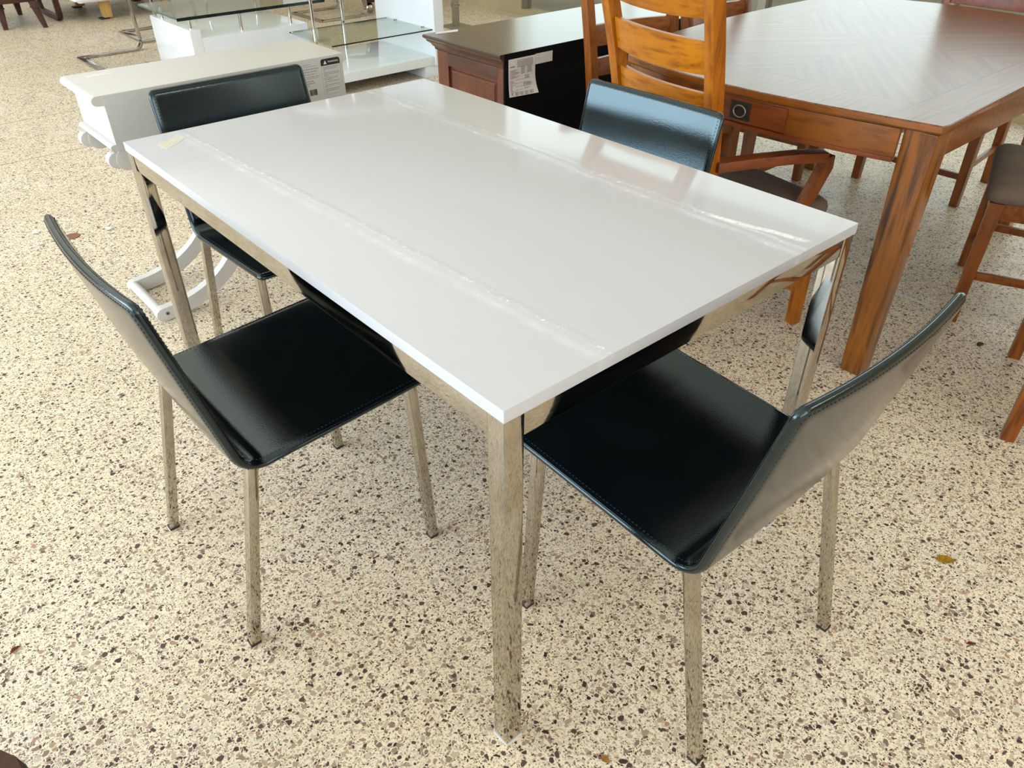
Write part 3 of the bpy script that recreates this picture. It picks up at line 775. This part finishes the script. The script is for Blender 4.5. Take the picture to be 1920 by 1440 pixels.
# ------------------------------------------------------------------ big wooden dining table
O = (2.35, 0.74, 0)
wt = empty('wooden_table', O, 'large brown wooden dining table with bowed edges and a veneered top', 'table')
out = [(1.560, 0.165), (1.531, 0.32), (1.503, 0.48), (1.486, 0.64), (1.483, 0.76), (1.489, 0.90), (1.506, 1.04), (1.538, 1.175),
       (1.575, 1.204), (1.74, 1.262), (1.946, 1.309), (2.18, 1.335), (2.43, 1.346), (2.66, 1.350), (2.88, 1.343), (3.06, 1.315),
       (3.11, 1.290), (3.165, 1.13), (3.205, 0.96), (3.222, 0.80), (3.212, 0.66), (3.175, 0.50), (3.12, 0.335),
       (3.085, 0.305), (2.85, 0.250), (2.55, 0.213), (2.25, 0.191), (2.0, 0.181), (1.78, 0.172), (1.59, 0.160)]
zt = 0.76
def ringprism(name, outl, layers, mat):
    """layers: list of (inset, z); outline scaled about its centre"""
    bm = bmesh.new(); rings = []
    cxm, cym = O[0], O[1]
    for ins, z in layers:
        rings.append([bm.verts.new((x - ins * (1 if x > cxm else -1) * min(1, abs(x - cxm) / 0.6), y - ins * (1 if y > cym else -1) * min(1, abs(y - cym) / 0.4), z)) for x, y in outl])
    for a, b in zip(rings, rings[1:]):
        n = len(a)
        for i in range(n): bm.faces.new((a[i], a[(i + 1) % n], b[(i + 1) % n], b[i]))
    bm.faces.new(rings[0]); bm.faces.new(rings[-1])
    return finish(name, bm, mat, wt, auto=30, org=O)
ringprism('tabletop', out, [(0.003, zt), (0.0, zt - 0.0025), (0.0, zt - 0.0028)], M['veneer'])
ringprism('top_edge', out, [(0.0, zt - 0.0029), (0.0, zt - 0.018), (0.003, zt - 0.023), (0.008, zt - 0.025)], M['apron'])
ap = [(x + (0.012 if x < 2.35 else -0.012), y + (0.016 if y < 0.7 else -0.016)) for x, y in out]
za0, za1 = 0.652, zt - 0.0255
def apron_run(name, pts, mat, z0=za0, z1=za1, t=0.022, parent=None, b=0.002):
    path = [V((x, y, (z0 + z1) / 2)) for x, y in pts]
    return sweep(name, path, t, z1 - z0, mat, parent or wt, b=b, org=O)
front = [(1.560, 0.262), (1.541, 0.36), (1.519, 0.50), (1.506, 0.64), (1.503, 0.76), (1.508, 0.88), (1.520, 1.00), (1.545, 1.105)]
apron_run('apron', front, M['apron'])
apron_run('apron', [(1.66, 0.200), (1.9, 0.203), (2.25, 0.210), (2.6, 0.233), (2.98, 0.29)], M['apron'])
apron_run('apron', [(1.66, 1.20), (1.946, 1.277), (2.43, 1.315), (2.88, 1.31), (3.0, 1.29)], M['apron'])
apron_run('apron', [(3.08, 0.43), (3.17, 0.62), (3.19, 0.80), (3.17, 0.98), (3.10, 1.20)], M['apron'])
apron_run('apron_bead', [(x - 0.004, y) for x, y in front], M['cherry'], za0 - 0.002, za0 + 0.010, 0.030)
dr = apron_run('drawer', [(1.4975, 0.552), (1.491, 0.66), (1.4895, 0.76), (1.493, 0.88)], M['cherry'], za0 + 0.014, za1 - 0.004, 0.010)
# round pull on a square plate
pl_ = box('pull_plate', (1.482, 1.487), (0.660, 0.725), (0.674, 0.724), M['rubber'], dr, 0.002, org=O)
ring = [(1.479, 0.692 + 0.020 * math.cos(a), 0.698 + 0.016 * math.sin(a)) for a in [2 * math.pi * k / 20 for k in range(21)]]
sweep('ring_pull', ring, 0, 0, M['alu'], dr, up=V((1, 0, 0)), sect=circ(0.0022, 6), org=O)
for (x, y), (bx, by) in (((1.606, 0.214), (1.598, 0.211)), ((1.614, 1.160), (1.606, 1.163)), ((3.05, 1.25), (3.06, 1.255)), ((3.03, 0.345), (3.04, 0.345))):
    taper_leg('leg', (x, y, za1), (bx, by, 0.0), 0.086, 0.062, M['rustic'], wt, 0.004, org=O)

# ------------------------------------------------------------------ ladder-back chairs
def post_y(z):
    if z <= 0.43: return -0.045 * (0.43 - z) / 0.43 * 1.0
    k = (z - 0.43)
    return -0.088 * k - 0.155 * k * k
def add_slat(bm, hwid, flare, z0, z1, bow, t=0.02, n=10):
    rings = []
    for i in range(n + 1):
        u = -1 + 2 * i / n; x = (hwid + flare * ((z0 + z1) / 2 - 0.43)) * u; dy = -bow * (1 - u * u)
        r = []
        for z, yo in ((z0, t / 2), (z0, -t / 2), (z1, -t / 2), (z1, t / 2)):
            r.append(bm.verts.new((x, post_y(z) + yo + dy, z - 0.006 * (1 - u * u) * (1 if z == z0 else 0))))
        rings.append(r)
    for a, b in zip(rings, rings[1:]):
        for j in range(4): bm.faces.new((a[j], b[j], b[(j + 1) % 4], a[(j + 1) % 4]))
    bm.faces.new(rings[0]); bm.faces.new(rings[-1][::-1])
def ladder_chair(label, slats, hwr, hwf, depth, seat_z, wood_h, wood_u, group, arms=False, flare=0.03):
    root = empty('ladder_back_chair' if not arms else 'ladder_back_armchair', (0, 0, 0), label, 'chair', group)
    pw, pd = 0.036, 0.042
    for s in (-1, 1):
        path = [V((s * (hwr + pw / 2 + flare * max(0, z - 0.43)), post_y(z), z)) for z in [0, 0.2, 0.43, 0.5, 0.58, 0.66, 0.74, 0.82, 0.9, 0.98, 1.05]]
        sweep('rear_post', path, pw, pd, wood_u, root, up=V((0, 1, 0)), b=0.004)
    for z0, z1 in slats:
        bm = bmesh.new(); add_slat(bm, hwr, flare, z0, z1, 0.026)
        bev(bm, 0.003, 2, [e for e in bm.edges if e.calc_face_angle(0) > R(50)])
        finish('slat', bm, wood_h, root, auto=40)
    # seat rails and cushion
    zf0, zf1 = seat_z - 0.105, seat_z - 0.05
    q = [(-hwr - 0.03, -0.02), (hwr + 0.03, -0.02), (hwf, depth), (-hwf, depth)]
    for i, (a, b) in enumerate(((0, 1), (1, 2), (2, 3), (3, 0))):
        A, B = V((*q[a], (zf0 + zf1) / 2)), V((*q[b], (zf0 + zf1) / 2))
        ctr = V((0, depth / 2, A.z)); ins = lambda p: p + (ctr - p).normalized() * 0.03
        sweep('seat_rail', [ins(A), ins(B)], 0.022, zf1 - zf0, wood_h, root, b=0.002)
    bm = bmesh.new()
    ol = []
    cr = 0.05
    P4 = [V((*p, 0)) for p in ((-hwr - 0.02, 0.012), (hwr + 0.02, 0.012), (hwf + 0.012, depth + 0.012), (-hwf - 0.012, depth + 0.012))]
    for i in range(4):
        p, a, b = P4[i], P4[i - 1], P4[(i + 1) % 4]
        c = cr if i >= 2 else 0.02
        p0 = p + (a - p).normalized() * c; p1 = p + (b - p).normalized() * c
        for k in range(6):
            t = k / 5; ol.append((p0 * (1 - t) ** 2 + p * 2 * t * (1 - t) + p1 * t * t))
    ctr = V((0, depth / 2, 0)); rings = []
    for sc, z in ((0.955, seat_z - 0.05), (0.995, seat_z - 0.045), (1.0, seat_z - 0.03), (0.985, seat_z - 0.014), (0.93, seat_z - 0.003), (0.78, seat_z + 0.003), (0.45, seat_z + 0.006)):
        rings.append([bm.verts.new((ctr.x + (p.x - ctr.x) * sc, ctr.y + (p.y - ctr.y) * sc, z)) for p in ol])
    for a, b in zip(rings, rings[1:]):
        n = len(a)
        for i in range(n): bm.faces.new((a[i], a[(i + 1) % n], b[(i + 1) % n], b[i]))
    bm.faces.new(rings[0]); bm.faces.new(rings[-1])
    finish('cushion', bm, M['suede'], root, smooth=True)
    for s in (-1, 1):
        taper_leg('front_leg', (s * (hwf - 0.022), depth - 0.025, zf1), (s * (hwf - 0.018), depth - 0.02, 0), 0.042, 0.034, wood_u, root, 0.003)
        sweep('stretcher', [(s * (hwf - 0.02), depth - 0.03, 0.17), (s * (hwr + 0.016), -0.02, 0.17)], 0.016, 0.026, wood_h, root, b=0.002)
        if arms:
            pth = [V((s * (hwr + 0.035), post_y(0.575) + 0.01, 0.575)), V((s * (hwr + 0.068), 0.12, 0.578)), V((s * (hwr + 0.106), 0.24, 0.580)), V((s * (hwr + 0.136), 0.33, 0.576))]
            ar = sweep('arm', pth, 0.046, 0.030, M['cherry'], root, b=0.006)
            pth = [V((s * (hwr + 0.138), 0.335, 0.578)), V((s * (hwr + 0.138), 0.338, 0.545)), V((s * (hwr + 0.136), 0.312, 0.49)), V((s * (hwr + 0.132), 0.285, 0.43)), V((s * (hwr + 0.128), 0.275, 0.36))]
            sweep('arm_support', pth, 0.036, 0.034, M['cherry_up'], ar, up=V((0, 1, 0.0)), b=0.004)
    sweep('stretcher', [(-(hwf - 0.02), depth - 0.03, 0.125), (hwf - 0.02, depth - 0.03, 0.125)], 0.016, 0.026, wood_h, root, b=0.002)
    return root
ac = ladder_chair('honey-orange ladder-back armchair with taupe seat pushed under the wooden table',
                  [(0.965, 1.05), (0.825, 0.91), (0.690, 0.775)], 0.176, 0.33, 0.385, 0.44, M['honey'], M['honey_up'], 'ladder-back chairs around the wooden table', True, 0.049)
ac.location = (1.40, 0.868, 0); ac.rotation_euler = (0, 0, R(-10.65 - 90))
sc1 = ladder_chair('', [(0.965, 1.05), (0.655, 0.73), (0.545, 0.61)], 0.185, 0.25, 0.40, 0.47, M['cherry2'], M['cherry2_up'], 'ladder-back chairs around the wooden table')
SCH = [((2.092, 1.614), -100, 'ladder-back side chair between the dark cabinet and wooden table, beside the orange armchair'),
       ((2.63, 1.59), -90, 'ladder-back chair on the far side of the wooden table, only its posts showing'),
       ((2.464, -0.135), 19, 'wooden chair with taupe suede seat tucked under the right side of the wooden table'),
       ((1.945, -0.52), 19, 'wooden chair nearest the viewer at the right, one orange leg in view')]
for i, ((x, y), a, lab) in enumerate(SCH):
    o = sc1 if i == 0 else copy_tree(sc1)
    o.location = (x, y, 0); o['label'] = lab
    o.rotation_euler = (0, 0, R(a - 90) if a not in (19,) else R(a))

er = ladder_chair('panel-back chair at the far right end of the wooden table, cut by the frame',
                  [(0.722, 1.05)], 0.185, 0.25, 0.38, 0.46, M['cherry'], M['cherry2_up'], 'ladder-back chairs around the wooden table')
er.location = (3.47, 0.81, 0); er.rotation_euler = (0, 0, R(90))
# ------------------------------------------------------------------ white TV bench with glass shelf
O = (2.38, 4.15, 0)
tv = empty('display_unit', O, 'white gloss display unit with low platform, tall end panel and glass shelf', 'shelf unit')
box('platform', (1.90, 2.71), (3.88, 4.52), (0.073, 0.128), M['white_gloss'], tv, 0.002, org=O)
box('foot', (2.635, 2.78), (3.885, 4.50), (0.0, 0.0725), M['white_gloss'], tv, 0.002, org=O)
box('foot', (1.92, 2.03), (3.92, 4.48), (0.0, 0.0725), M['white_gloss'], tv, 0.002, org=O)
box('end_panel', (2.7105, 2.785), (3.862, 4.56), (0.073, 1.25), M['white_gloss'], tv, 0.002, org=O)
zs = 0.2965
gs = box('glass_shelf', (1.96, 2.709), (3.885, 4.42), (zs - 0.008, zs), M['glass'], tv, org=O)
box('shelf_edge', (1.96, 2.709), (3.8835, 3.8850), (zs - 0.008, zs), M['glass_edge'], gs, org=O)
box('shelf_edge', (1.96, 2.709), (4.42, 4.4215), (zs - 0.008, zs), M['glass_edge_green'], gs, org=O)
for y in (3.98, 4.30): tube('shelf_pin', [(2.690, y, zs), (2.712, y, zs)], 0.006, M['chrome'], tv, org=O)
for x, y in ((2.075, 4.30), (2.39, 4.47)): tube('post', [(x, y, 0.128), (x, y, 1.2)], 0.012, M['chrome'], tv, org=O)
box('upper_shelf', (1.90, 2.709), (3.90, 4.52), (1.2, 1.25), M['white_gloss'], tv, 0.002, org=O)

# ------------------------------------------------------------------ glass coffee table on white blocks
O = (1.8, 4.95, 0)
gt = empty('glass_table', O, 'glass topped coffee table on stepped white gloss blocks with chrome pins', 'coffee table')
bA = box('block', (1.385, 1.452), (4.593, 5.26), (0.05, 0.352), M['white_gloss'], gt, 0.002, org=O)
box('block', (1.4525, 2.185), (4.593, 5.26), (0.05, 0.300), M['white_gloss'], gt, 0.002, org=O)
box('plinth', (1.42, 2.15), (4.63, 5.22), (0.0, 0.0495), M['white_gloss'], gt, org=O)
zg = 0.428
tp = box('glass_top', (1.325, 2.34), (4.60, 5.25), (zg - 0.010, zg), M['glass'], gt, org=O)
box('top_edge', (1.325, 2.34), (4.5970, 4.5998), (zg - 0.018, zg), M['glass_edge'], tp, org=O)
box('top_edge', (1.3235, 1.3249), (4.5985, 5.25), (zg - 0.011, zg), M['glass_edge_green'], tp, org=O)
for x, y, z0 in ((1.42, 4.66, 0.352), (1.42, 5.13, 0.352), (1.75, 4.66, 0.30), (2.10, 4.66, 0.30), (1.75, 5.17, 0.30), (2.10, 5.17, 0.30)):
    tube('pin', [(x, y, z0), (x, y, zg - 0.010)], 0.010, M['chrome'], gt, org=O)

# ------------------------------------------------------------------ chrome cantilever chairs
def cantilever(label, x0, y0, grp):
    """sled on the floor, open towards -x; built in local coordinates"""
    root = empty('cantilever_chair', (x0, y0, 0), label, 'chair', grp)
    w = 0.50; L = 0.455; up = V((0, 1, 0))
    def flat(path, upv): return sweep('skid', path, 0.036, 0.012, M['chrome'], root, up=upv, b=0.002)
    for s in (0, -1):
        y = s * w
        pts = [V((0.0, y, 0.008))] + [V((L - 0.06, y, 0.008))]
        for k in range(1, 8):
            a = -math.pi / 2 + (math.pi / 2 + 0.18) * k / 7
            pts.append(V((L - 0.06 + 0.06 * math.cos(a), y, 0.068 + 0.06 * math.sin(a))))
        d = (pts[-1] - pts[-2]).normalized(); p = pts[-1].copy()
        pts.append(p + d * ((0.44 - p.z) / d.z))
        sweep('skid', pts, 0.056, 0.012, M['chrome'], root, up=V((-0.001, 0, 1)), b=0.002)
    sweep('cross_bar', [(0.006, 0.018, 0.008), (0.006, -w - 0.018, 0.008)], 0.05, 0.012, M['chrome'], root, b=0.002)
    box('seat', (-0.05, 0.42), (-w, 0.0), (0.44, 0.50), M['white_vinyl'], root, 0.02, 3)
    box('backrest', (-0.09, -0.04), (-w, 0.0), (0.50, 0.98), M['white_vinyl'], root, 0.018, 3)
    return root
cantilever('chrome cantilever chair whose sled base shows behind the white console', 1.052, 5.985, 'cantilever chairs at the back')
cantilever('chrome cantilever chair farther back, base corner left of the white blocks', 1.60, 6.72, 'cantilever chairs at the back')
cantilever('chrome cantilever chair behind the glass shelf of the white display unit', 3.05, 6.50, 'cantilever chairs at the back')

# ------------------------------------------------------------------ far furniture at the top of the frame
def dark_chair():
    O = (1.03, 7.75, 0)
    r = empty('wooden_chair', O, 'dark brown wooden chair with tapered legs at the far left', 'chair')
    for (x, y), s in (((0.905, 7.47), (-0.01, -0.03)), ((1.185, 7.36), (0.012, -0.03)), ((1.17, 8.11), (0.01, 0.05)), ((0.86, 8.11), (-0.01, 0.05))):
        lg = taper_leg('leg', (x - s[0] * 2, y - s[1] * 2 + 0.02, 0.20), (x, y, 0.0), 0.062, 0.034, M['walnut'], r, 0.004, org=O)
        taper_leg('collar', (x - s[0] * 1.6, y - s[1] * 1.6 + 0.016, 0.158), (x - s[0] * 1.5, y - s[1] * 1.5 + 0.015, 0.148), 0.066, 0.066, M['walnut'], lg, 0.003, org=O)
    box('seat_rail', (0.87, 1.19), (7.42, 8.13), (0.195, 0.29), M['walnut'], r, 0.006, org=O)
    box('cushion', (0.86, 1.20), (7.42, 8.14), (0.29, 0.40), M['suede'], r, 0.03, 3, org=O)
    box('backrest', (0.86, 1.20), (8.06, 8.15), (0.40, 0.95), M['walnut'], r, 0.02, 3, org=O)
dark_chair()
def floor_mirror():
    O = (1.36, 7.82, 0)
    r = empty('floor_mirror', O, 'standing mirror in a dark rounded wooden frame at the far left', 'mirror')
    y0, y1, z0, z1 = 7.515, 8.12, 0.003, 1.3
    pts = []
    for cx_, cz_, a0 in ((y1 - 0.08, z1 - 0.08, 0), (y0 + 0.08, z1 - 0.08, 90), (y0 + 0.08, z0 + 0.08, 180), (y1 - 0.08, z0 + 0.08, 270)):
        for k in range(6):
            a = R(a0 + 90 * k / 5); pts.append(V((O[0], cx_ + 0.06 * math.cos(a), cz_ + 0.06 * math.sin(a))))
    bm = bmesh.new(); n = len(pts); rings = []
    for i, p in enumerate(pts):
        d = (pts[(i + 1) % n] - pts[i - 1]).normalized(); sx = V((1, 0, 0)); u = sx.cross(d)
        rings.append([bm.verts.new(p + sx * a + u * b) for a, b in ((-0.022, -0.02), (0.022, -0.02), (0.022, 0.02), (-0.022, 0.02))])
    for i in range(n):
        for j in range(4): bm.faces.new((rings[i][j], rings[i][(j + 1) % 4], rings[(i + 1) % n][(j + 1) % 4], rings[(i + 1) % n][j]))
    finish('frame', bm, M['walnut'], r, auto=40, org=O)
    box('mirror_plate', (O[0] - 0.005, O[0] + 0.005), (y0 + 0.035, y1 - 0.035), (z0 + 0.035, z1 - 0.035), M['mirror'], r, org=O)
    box('back_plate', (O[0] + 0.006, O[0] + 0.012), (y0 + 0.035, y1 - 0.035), (z0 + 0.035, z1 - 0.035), M['rubber'], r, org=O)
floor_mirror()
def white_bench():
    O = (1.95, 7.5, 0)
    r = empty('upholstered_bench', O, 'white upholstered seat on stubby light oak legs at the top left', 'seat')
    # soft body: rounded slab with sagging front
    bm = bmesh.new(); add_box(bm, 1.47, 2.37, 7.27, 8.3, 0.155, 0.42); bev(bm, 0.05, 4)
    finish('seat', bm, M['white_vinyl'], r, smooth=True, org=O)
    box('backrest', (1.47, 2.37), (8.1, 8.3), (0.40, 0.9), M['white_vinyl'], r, 0.05, 4, org=O)
    for x, y in ((1.715, 7.42), (1.70, 8.15), (2.25, 7.42), (2.25, 8.15)):
        taper_leg('leg', (x, y, 0.16), (x, y, 0.012), 0.085, 0.07, M['oak'], r, 0.005, org=O)
        taper_leg('foot_disc', (x - 0.03, y, 0.012), (x - 0.03, y, 0.0), 0.075, 0.075, M['rubber'], r, 0.003, org=O)
white_bench()
def far_pedestal():
    O = (3.70, 6.20, 0)
    r = empty('side_table', O, 'brown post of a side table on a chrome ball foot, seen past the white panel', 'table')
    bm = bmesh.new(); bmesh.ops.create_uvsphere(bm, u_segments=16, v_segments=10, radius=0.045)
    for v in bm.verts: v.co += V((3.60, 6.09, 0.045))
    finish('ball_foot', bm, M['chrome'], r, smooth=True, org=O)
    box('post', (3.555, 3.645), (6.045, 6.135), (0.09, 0.6), M['walnut'], r, 0.004, org=O)
    box('top', (3.35, 3.85), (5.9, 6.35), (0.60, 0.63), M['walnut'], r, 0.004, org=O)
far_pedestal()
def metal_post():
    O = (3.817, 5.084, 0)
    r = empty('display_stand', O, 'brushed metal display post with bright collar beyond the dark cabinet', 'stand')
    box('base_plate', (3.72, 3.92), (4.98, 5.18), (0.0, 0.010), M['alu'], r, 0.002, org=O)
    box('post', (3.795, 3.84), (5.062, 5.107), (0.010, 1.5), M['alu'], r, 0.002, org=O)
    box('collar', (3.790, 3.845), (5.057, 5.112), (0.155, 0.175), M['chrome'], r, 0.002, org=O)
metal_post()
# dark wood corner low at the bottom left
O = (-0.95, 0.33, 0)
sd = empty('low_table', O, 'dark brown low wooden table, one rounded corner at the bottom left edge', 'table')
prism('top', [(-0.80, 0.545), (-0.66, 0.305), (-0.632, 0.255), (-0.618, 0.230), (-0.611, 0.213), (-0.610, 0.196), (-0.613, 0.15), (-0.64, -0.10), (-1.10, -0.10), (-1.10, 0.545)], 'z', 0.372, 0.400, M['walnut'], sd, 0.006, org=O)
for x, y in ((-0.70, 0.20), (-0.86, 0.47), (-1.05, 0.47), (-1.05, -0.03)):
    taper_leg('leg', (x, y, 0.373), (x, y, 0.0), 0.04, 0.03, M['walnut'], sd, 0.003, org=O)

# ------------------------------------------------------------------ litter on the floor
def leaf(name, x, y, L, Wd, ang, mat, label, curlh=0.006):
    bm = bmesh.new(); c, s = math.cos(ang), math.sin(ang); n = 10
    top = []; 
    def P(u, v, h): return bm.verts.new((u * c - v * s, u * s + v * c, h))
    mid, le, ri = [], [], []
    for i in range(n + 1):
        t = i / n; w = Wd / 2 * math.sin(math.pi * t ** 0.85) ** 0.8 if 0 < t < 1 else 0.0003
        u = L * (t - 0.5); h = 0.001 + curlh * 0.25 * math.sin(math.pi * t)
        mid.append(P(u, 0, h)); le.append(P(u, w, h + curlh * (0.5 if i % 2 else 0.7) * w / (Wd / 2))); ri.append(P(u, -w, h + curlh * 0.5 * w / (Wd / 2)))
    for i in range(n):
        bm.faces.new((mid[i], mid[i + 1], le[i + 1], le[i])); bm.faces.new((ri[i], ri[i + 1], mid[i + 1], mid[i]))
    bmesh.ops.solidify(bm, geom=bm.faces[:], thickness=0.0006)
    o = finish(name, bm, mat, None, smooth=True); o.location = (x, y, 0.0007)
    return tag(o, label, 'leaf')
leaf('leaf', 1.040, -0.322, 0.044, 0.024, R(-48), M['leaf_yellow'], 'yellow fallen leaf on the terrazzo floor right of the near chair', 0.003)
leaf('leaf', 2.030, 0.013, 0.034, 0.018, R(-10), M['leaf_brown'], 'brown fallen leaf on the floor near the wooden table leg', 0.006)
leaf('leaf', 0.118, -0.133, 0.018, 0.013, R(-80), M['leaf_tan'], 'tan leaf scrap at the bottom edge between the table leg and chair leg', 0.003)
leaf('leaf', -0.616, 0.809, 0.024, 0.010, R(20), M['leaf_red'], 'russet curled leaf at the left edge of the floor', 0.006)
leaf('leaf', 0.856, -0.457, 0.017, 0.009, R(-45), M['leaf_red'], 'small rust-red leaf fragment on the open floor at the lower right', 0.002)
bm = bmesh.new(); bmesh.ops.create_cone(bm, cap_ends=True, segments=28, radius1=0.031, radius2=0.028, depth=0.003)
for v in bm.verts: v.co.z += 0.0015
o = finish('floor_plug', bm, M['plug'], None, auto=30); o.location = (0.076, 2.815, 0)
tag(o, 'round brown plug set on the floor behind the left chair back', 'plug')
def scrap(x, y, n, spread, label):
    bm = bmesh.new()
    for k in range(n):
        cx_, cy_ = random.uniform(-spread, spread), random.uniform(-spread, spread) * 0.6
        r = random.uniform(0.004, 0.014); ps = []
        for i in range(6):
            a = 2 * math.pi * i / 6 + random.random(); ps.append(bm.verts.new((cx_ + r * math.cos(a) * random.uniform(.4, 1.2), cy_ + r * math.sin(a) * random.uniform(.4, 1.2), random.uniform(0.0005, 0.008))))
        c = bm.verts.new((cx_, cy_, random.uniform(0.003, 0.012)))
        for i in range(6): bm.faces.new((c, ps[i], ps[(i + 1) % 6]))
    o = finish('plastic_scrap', bm, M['cling']); o.location = (x, y, 0)
    return tag(o, label, 'scrap')
scrap(0.205, 2.79, 7, 0.022, 'crumpled clear plastic scrap on the floor left of the console foot')
scrap(-0.02, 2.95, 5, 0.02, 'shredded clear film on the floor behind the left chair back top')
scrap(-0.055, 2.82, 5, 0.022, 'clear film shred on the floor nearest the left frame edge')
bm = bmesh.new()
for k in range(34):
    x, y = random.gauss(0, 0.014), random.gauss(0, 0.008); r = random.uniform(0.0006, 0.0022)
    add_box(bm, x - r, x + r, y - r * 0.7, y + r * 0.7, 0, r * 0.8)
o = finish('dirt', bm, M['dirt']); o.location = (0.672, -0.44, 0); o['kind'] = 'stuff'
tag(o, 'small patch of dark dirt crumbs on the floor at the lower right', 'dirt')
